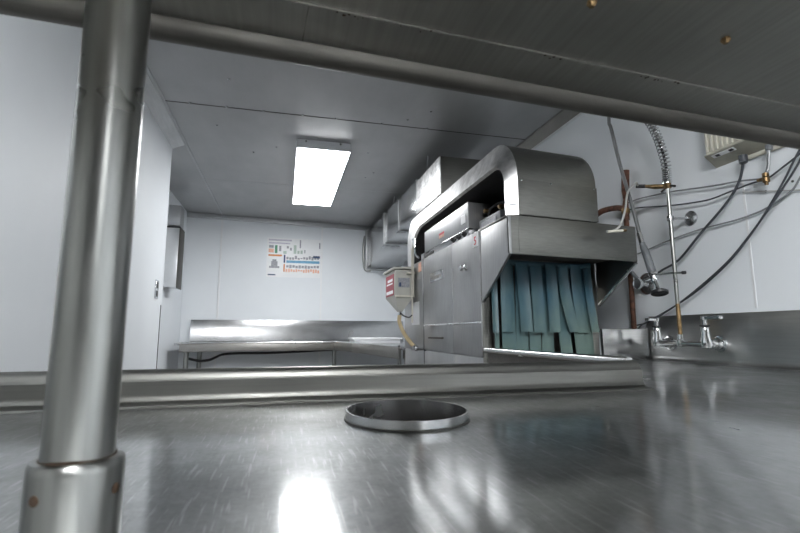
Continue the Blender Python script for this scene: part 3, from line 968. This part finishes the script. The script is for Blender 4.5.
def helix(P, r, turns, per=14):
    P = [Vector(p) for p in P]
    acc = [0]
    for a, b in zip(P, P[1:]):
        acc.append(acc[-1] + (b - a).length)
    out = []
    n = turns * per
    for i in range(n + 1):
        s = acc[-1] * i / n
        k = 0
        while k < len(acc) - 2 and acc[k + 1] < s:
            k += 1
        t = (s - acc[k]) / max(1e-6, acc[k + 1] - acc[k])
        p = P[k].lerp(P[k + 1], t)
        d = (P[k + 1] - P[k]).normalized()
        u = Vector((0, 1, 0))
        u = (u - d * u.dot(d)).normalized()
        v = d.cross(u)
        a = 2 * PI * i / per
        out.append(p + (u * math.cos(a) + v * math.sin(a)) * r)
    return out


MB().tube(helix(HPp[8:60], .0185, 27, 18), .0031, 6).build('spring', CHROME2, fa)
MB().tube(helix(HPp[0:9], .0165, 7, 14), .0046, 6).build('spring_base', CHROME, fa, 'tightly wound foot of the spring')
# spray head
gp = catmull([(1.55, 1.735, 1.48), (1.55, 1.722, 1.43), (1.55, 1.700, 1.37), (1.55, 1.675, 1.288)], 6)
MB().tube(gp[:7], .0115, 14).build('ferrule', CHROME, fa)
MB().tube(gp[6:], [.0125, .015, .0165, .0165, .017, .0175, .0165], 16).build('grip', GREYP, fa, 'dark grey grip')
MB().turn((1.55, 1.674, 1.290), (0, -.25, -1), [(.019, 0), (.020, .010), (.015, .013), (.016, .036), (.012, .044)], 18).build('spray_valve', CHROME, fa)
MB().turn((1.55, 1.675, 1.262), (-.5, .85, -.15), [(.010, 0), (.012, .022), (.008, .035)], 12).build('nozzle_arm', CHROME, fa)
MB().tube([(1.55, 1.664, 1.258), (1.547, 1.652, 1.235), (1.543, 1.640, 1.212)], [.011, .009, .011], 12).build('spray_neck', CHROME, fa)
MB().turn((1.542, 1.637, 1.206), (-.12, -.25, -1), [(.012, -.012), (.028, -.004), (.034, 0), (.034, .011), (.028, .014), (.020, .010)], 26).build('spray_face', BLACK, fa, 'black rubber ringed spray face')
MB().tube([(1.553, 1.655, 1.282), (1.56, 1.59, 1.279), (1.565, 1.535, 1.274)], .004, 8).build('lever', CHROME2, fa)
MB().tube([(1.565, 1.535, 1.274), (1.566, 1.522, 1.273)], .007, 8).build('lever_tip', BLACK, fa)
# thin bent pipe with a brass tip, off the faucet's side valve
MB().tube([(1.62, 1.80, 1.728), (1.576, 1.76, 1.725), (1.476, 1.70, 1.656), (1.411, 1.65, 1.556), (1.349, 1.612, 1.476), (1.300, 1.600, 1.447), (1.272, 1.60, 1.443)], .0045, 10, smooth=6).build('bent_tube', CABLEW, fa, 'pale bent tube')
MB().tube([(1.275, 1.598, 1.4425), (1.34, 1.598, 1.450), (1.352, 1.598, 1.4515)], .0055, 10).build('tube_tip', CREAM, fa)
MB().tube([(1.348, 1.598, 1.451), (1.364, 1.598, 1.453)], .0062, 10).build('tip_plug', BRASS, fa)

# round escutcheon with grey pipe stub, low on the right wall
es_ = thing('wall_spigot', 'round chrome wall flange with grey pipe behind the sprayer head', 'pipe flange', (XR, 1.985, 1.24))
MB().turn((XR - .0008, 1.985, 1.28), (-1, 0, 0), [(.055, 0), (.055, .006), (.045, .016), (.022, .022)], 26).build('flange', CHROME2, es_)
MB().turn((XR - .02, 1.985, 1.28), (-1, 0, 0), [(.020, 0), (.020, .03), (.028, .032), (.028, .045), (.014, .05)], 14).build('nut', CHROME, es_)
MB().tube([(1.745, 1.985, 1.30), (1.73, 2.03, 1.36), (1.70, 2.07, 1.385), (1.66, 2.10, 1.39)], .010, 10, smooth=5).build('pipe_stub', GREYP, es_)

# rusty pipe run behind the hood
rpz = thing('rusty_pipe', 'rusty copper water pipe rising behind the dishwasher hood', 'pipe', (1.755, 2.07, .9))
MB().tube([(1.765, 2.060, .02), (1.765, 2.060, 1.64)], .013, 14).build('pipe', RUST, rpz)
MB().tube([(1.765, 2.060, 1.63), (1.765, 2.060, 1.70), (1.765, 2.052, 1.75)], [.017, .017, .012], 14).build('tee', RUST, rpz)
MB().tube([(1.765, 2.052, 1.745), (1.765, 2.050, 1.79), (1.765, 2.040, 1.90)], [.014, .020, .020], 14).build('riser', RUST, rpz)
MB().tube([(1.765, 2.060, 1.69), (1.755, 2.12, 1.712), (1.735, 2.20, 1.716), (1.72, 2.245, 1.70)], .016, 12, smooth=5).build('branch', RUST, rpz)
MB().turn((1.765, 2.060, 1.665), (0, 0, 1), [(.020, 0), (.022, .008), (.020, .028)], 12).build('coupling', BRASS, rpz)

# ------------------------------------------------------------------ cables on the right wall
CB = {
    'thin grey cable running level at the top to the brass valve': (CABLEL, .0036, [(1.78, 2.056, 1.724), (1.78, 1.968, 1.724), (1.78, 1.776, 1.701), (1.78, 1.553, 1.661), (1.78, 1.427, 1.642), (1.775, 1.324, 1.618)]),
    'grey cable crossing just behind the brass valve': (CABLE, .0036, [(1.79, 2.128, 1.715), (1.79, 2.06, 1.69), (1.775, 1.967, 1.675), (1.775, 1.777, 1.634), (1.775, 1.584, 1.605), (1.775, 1.47, 1.61), (1.775, 1.38, 1.616), (1.785, 1.328, 1.617), (1.775, 1.259, 1.637), (1.775, 1.203, 1.662), (1.775, 1.15, 1.69)]),
    'thick black cord dropping from the beige wall unit': (CABLE, .0052, [(1.765, 1.39, 1.72), (1.765, 1.395, 1.701), (1.765, 1.419, 1.636), (1.765, 1.48, 1.566), (1.765, 1.62, 1.462), (1.765, 1.743, 1.367), (1.765, 1.844, 1.332), (1.765, 1.93, 1.301)]),
    'grey cable sloping across the middle of the right wall, pale at its upper end': (CABLEL, .0036, [(1.785, 2.02, 1.44), (1.785, 2.002, 1.442), (1.785, 1.94, 1.452), (1.785, 1.805, 1.472), (1.785, 1.637, 1.487), (1.785, 1.562, 1.488), (1.785, 1.452, 1.49), (1.785, 1.341, 1.505), (1.785, 1.249, 1.542), (1.785, 1.214, 1.577), (1.785, 1.17, 1.64)]),
    'upper of two black cables falling steeply to the faucet': (CABLE, .0038, [(1.788, 2.09, 1.045), (1.788, 2.05, 1.058), (1.775, 2.01, 1.074), (1.77, 1.824, 1.143), (1.77, 1.667, 1.215), (1.77, 1.512, 1.313), (1.77, 1.412, 1.401), (1.766, 1.331, 1.484), (1.764, 1.255, 1.577), (1.762, 1.205, 1.647), (1.760, 1.15, 1.72)]),
    'lower of two black cables falling steeply to the faucet': (CABLE, .0038, [(1.75, 2.02, 1.07), (1.752, 1.943, 1.085), (1.756, 1.778, 1.155), (1.756, 1.617, 1.243), (1.758, 1.488, 1.328), (1.758, 1.39, 1.414), (1.752, 1.3, 1.498), (1.748, 1.227, 1.573), (1.748, 1.187, 1.621), (1.746, 1.13, 1.70)]),
}
for lab, (mt, r, pts) in CB.items():
    MB().tube(pts, r, 8, smooth=6).build('cable', mt, label=lab, cat='cable', group='cables on the right wall')
MB().tube([(XR - .008, 1.43, 1.597), (XR - .008, 1.10, 1.51)], .0025, 8).build('wall_rail', CABLEW, label='thin pale tube level on the right wall below the valve', cat='tube')

# ------------------------------------------------------------------ beige wall unit, top right
hu = thing('wall_heater', 'beige ribbed wall unit under the shelf edge at upper right', 'wall unit', (1.72, 1.2, 1.74))
UZ = 1.742
UX = 1.726


def under(x, y, d=0):      # the underside slopes up to the room
    return (x, y, UZ + .035 * (XR - x) / (XR - UX) - d)


MB().prism([(XR - .0008, 1.536, UZ), (UX, 1.520, UZ + .035), (UX, 1.520, 2.02), (XR - .0008, 1.536, 2.02)], (0, -.62, 0), .003).build('casing', CREAM, hu)
m = MB()
m.prism([under(XR - .001, 1.540, .004), under(UX - .004, 1.524, .004), under(UX - .004, 1.524, -.001), under(XR - .001, 1.540, -.001)], (0, -.63, 0))
m.build('base_plate', CREAMD, hu, 'taupe underside')
for k in range(14):
    y = 1.512 - .022 * k
    MB().box(UX - .007, UX + .001, y - .009, y, UZ + .045, 1.98, .002).build('rib', CREAM, hu)
lb = MB().prism([under(UX + .003, 1.50, .0055), under(UX + .003, 1.40, .0055), under(UX + .020, 1.40, .0055), under(UX + .020, 1.50, .0055)], (0, 0, .0015)).build('label', PAPER, hu, 'white and black label')
for y in (1.485, 1.425):
    MB().prism([under(UX + .006, y, .0065), under(UX + .006, y - .018, .0065), under(UX + .017, y - .018, .0065), under(UX + .017, y, .0065)], (0, 0, .001)).build('print_block', BLACK, lb)
MB().box(1.785, XR - .0008, .92, 1.40, UZ - .022, UZ - .006, .002).build('bracket', CREAM, hu)
MB().turn((1.765, 1.392, UZ - .006), (0, 0, -1), [(.016, 0), (.016, .03), (.010, .034)], 12).build('cord_grip', CABLE, hu)
bv = thing('brass_valve', 'small brass drain valve hanging below the beige wall unit', 'valve', (1.75, 1.30, 1.585))
MB().tube([(1.76, 1.285, UZ - .006), (1.755, 1.29, 1.66), (1.75, 1.30, 1.615)], .006, 10).build('pipe', CHROME2, bv)
MB().turn((1.76, 1.285, UZ - .006), (0, 0, -1), [(.012, 0), (.012, .02)], 8).build('nut', GREYP, bv)
MB().turn((1.75, 1.302, 1.632), (0, 0, -1), [(.006, 0), (.011, .003), (.011, .016), (.008, .019), (.012, .022), (.012, .036), (.007, .040), (.006, .048)], 12).build('valve_body', BRASS, bv)
MB().tube([(1.75, 1.30, 1.612), (1.752, 1.335, 1.612)], .006, 8).build('outlet', BRASS, bv)
for y, z in ((1.345, 1.575), (1.245, 1.583)):
    MB().turn((XR - .0005, y, z), (-1, 0, 0), [(.005, 0), (.004, .003)], 8).build('screw', BLACK, label='dark screw in the right wall, %s' % ('left below the brass valve' if y > 1.3 else 'right of the brass valve'), cat='screw')

# ------------------------------------------------------------------ world, camera, view
w = bpy.data.worlds.new('room_air')
SC.world = w
w.use_nodes = True
w.node_tree.nodes['Background'].inputs['Color'].default_value = (.8, .9, 1, 1)
w.node_tree.nodes['Background'].inputs['Strength'].default_value = .05

cam = bpy.data.cameras.new('camera')
co = bpy.data.objects.new('camera', cam)
COL.objects.link(co)
yaw, pitch, rollc, FP = .244489, .1416627, -.0019075, 463.56
f = Vector((math.sin(yaw) * math.cos(pitch), math.cos(yaw) * math.cos(pitch), math.sin(pitch)))
r = Vector((math.cos(yaw), -math.sin(yaw), 0))
u = r.cross(f)
c_, s_ = math.cos(rollc), math.sin(rollc)
r2, u2 = r * c_ + u * s_, u * c_ - r * s_
M = Matrix((r2, u2, -f)).transposed().to_4x4()
M.translation = (0, 0, 1.035)
co.matrix_world = M
cam.sensor_width = 36
cam.lens = FP / 800 * 36
cam.clip_start = .02
cam.dof.use_dof = True
cam.dof.focus_distance = 2.0
cam.dof.aperture_fstop = 11
SC.camera = co

SC.view_settings.view_transform = 'Standard'
SC.view_settings.look = 'None'
SC.view_settings.gamma = 1
SC.view_settings.exposure = 0
SC.cycles.max_bounces = 10
SC.cycles.diffuse_bounces = 5
SC.cycles.glossy_bounces = 6
SC.cycles.sample_clamp_indirect = 6
SC.cycles.use_denoising = True
SC.cycles.use_adaptive_sampling = False
SC.cycles.blur_glossy = 1.0
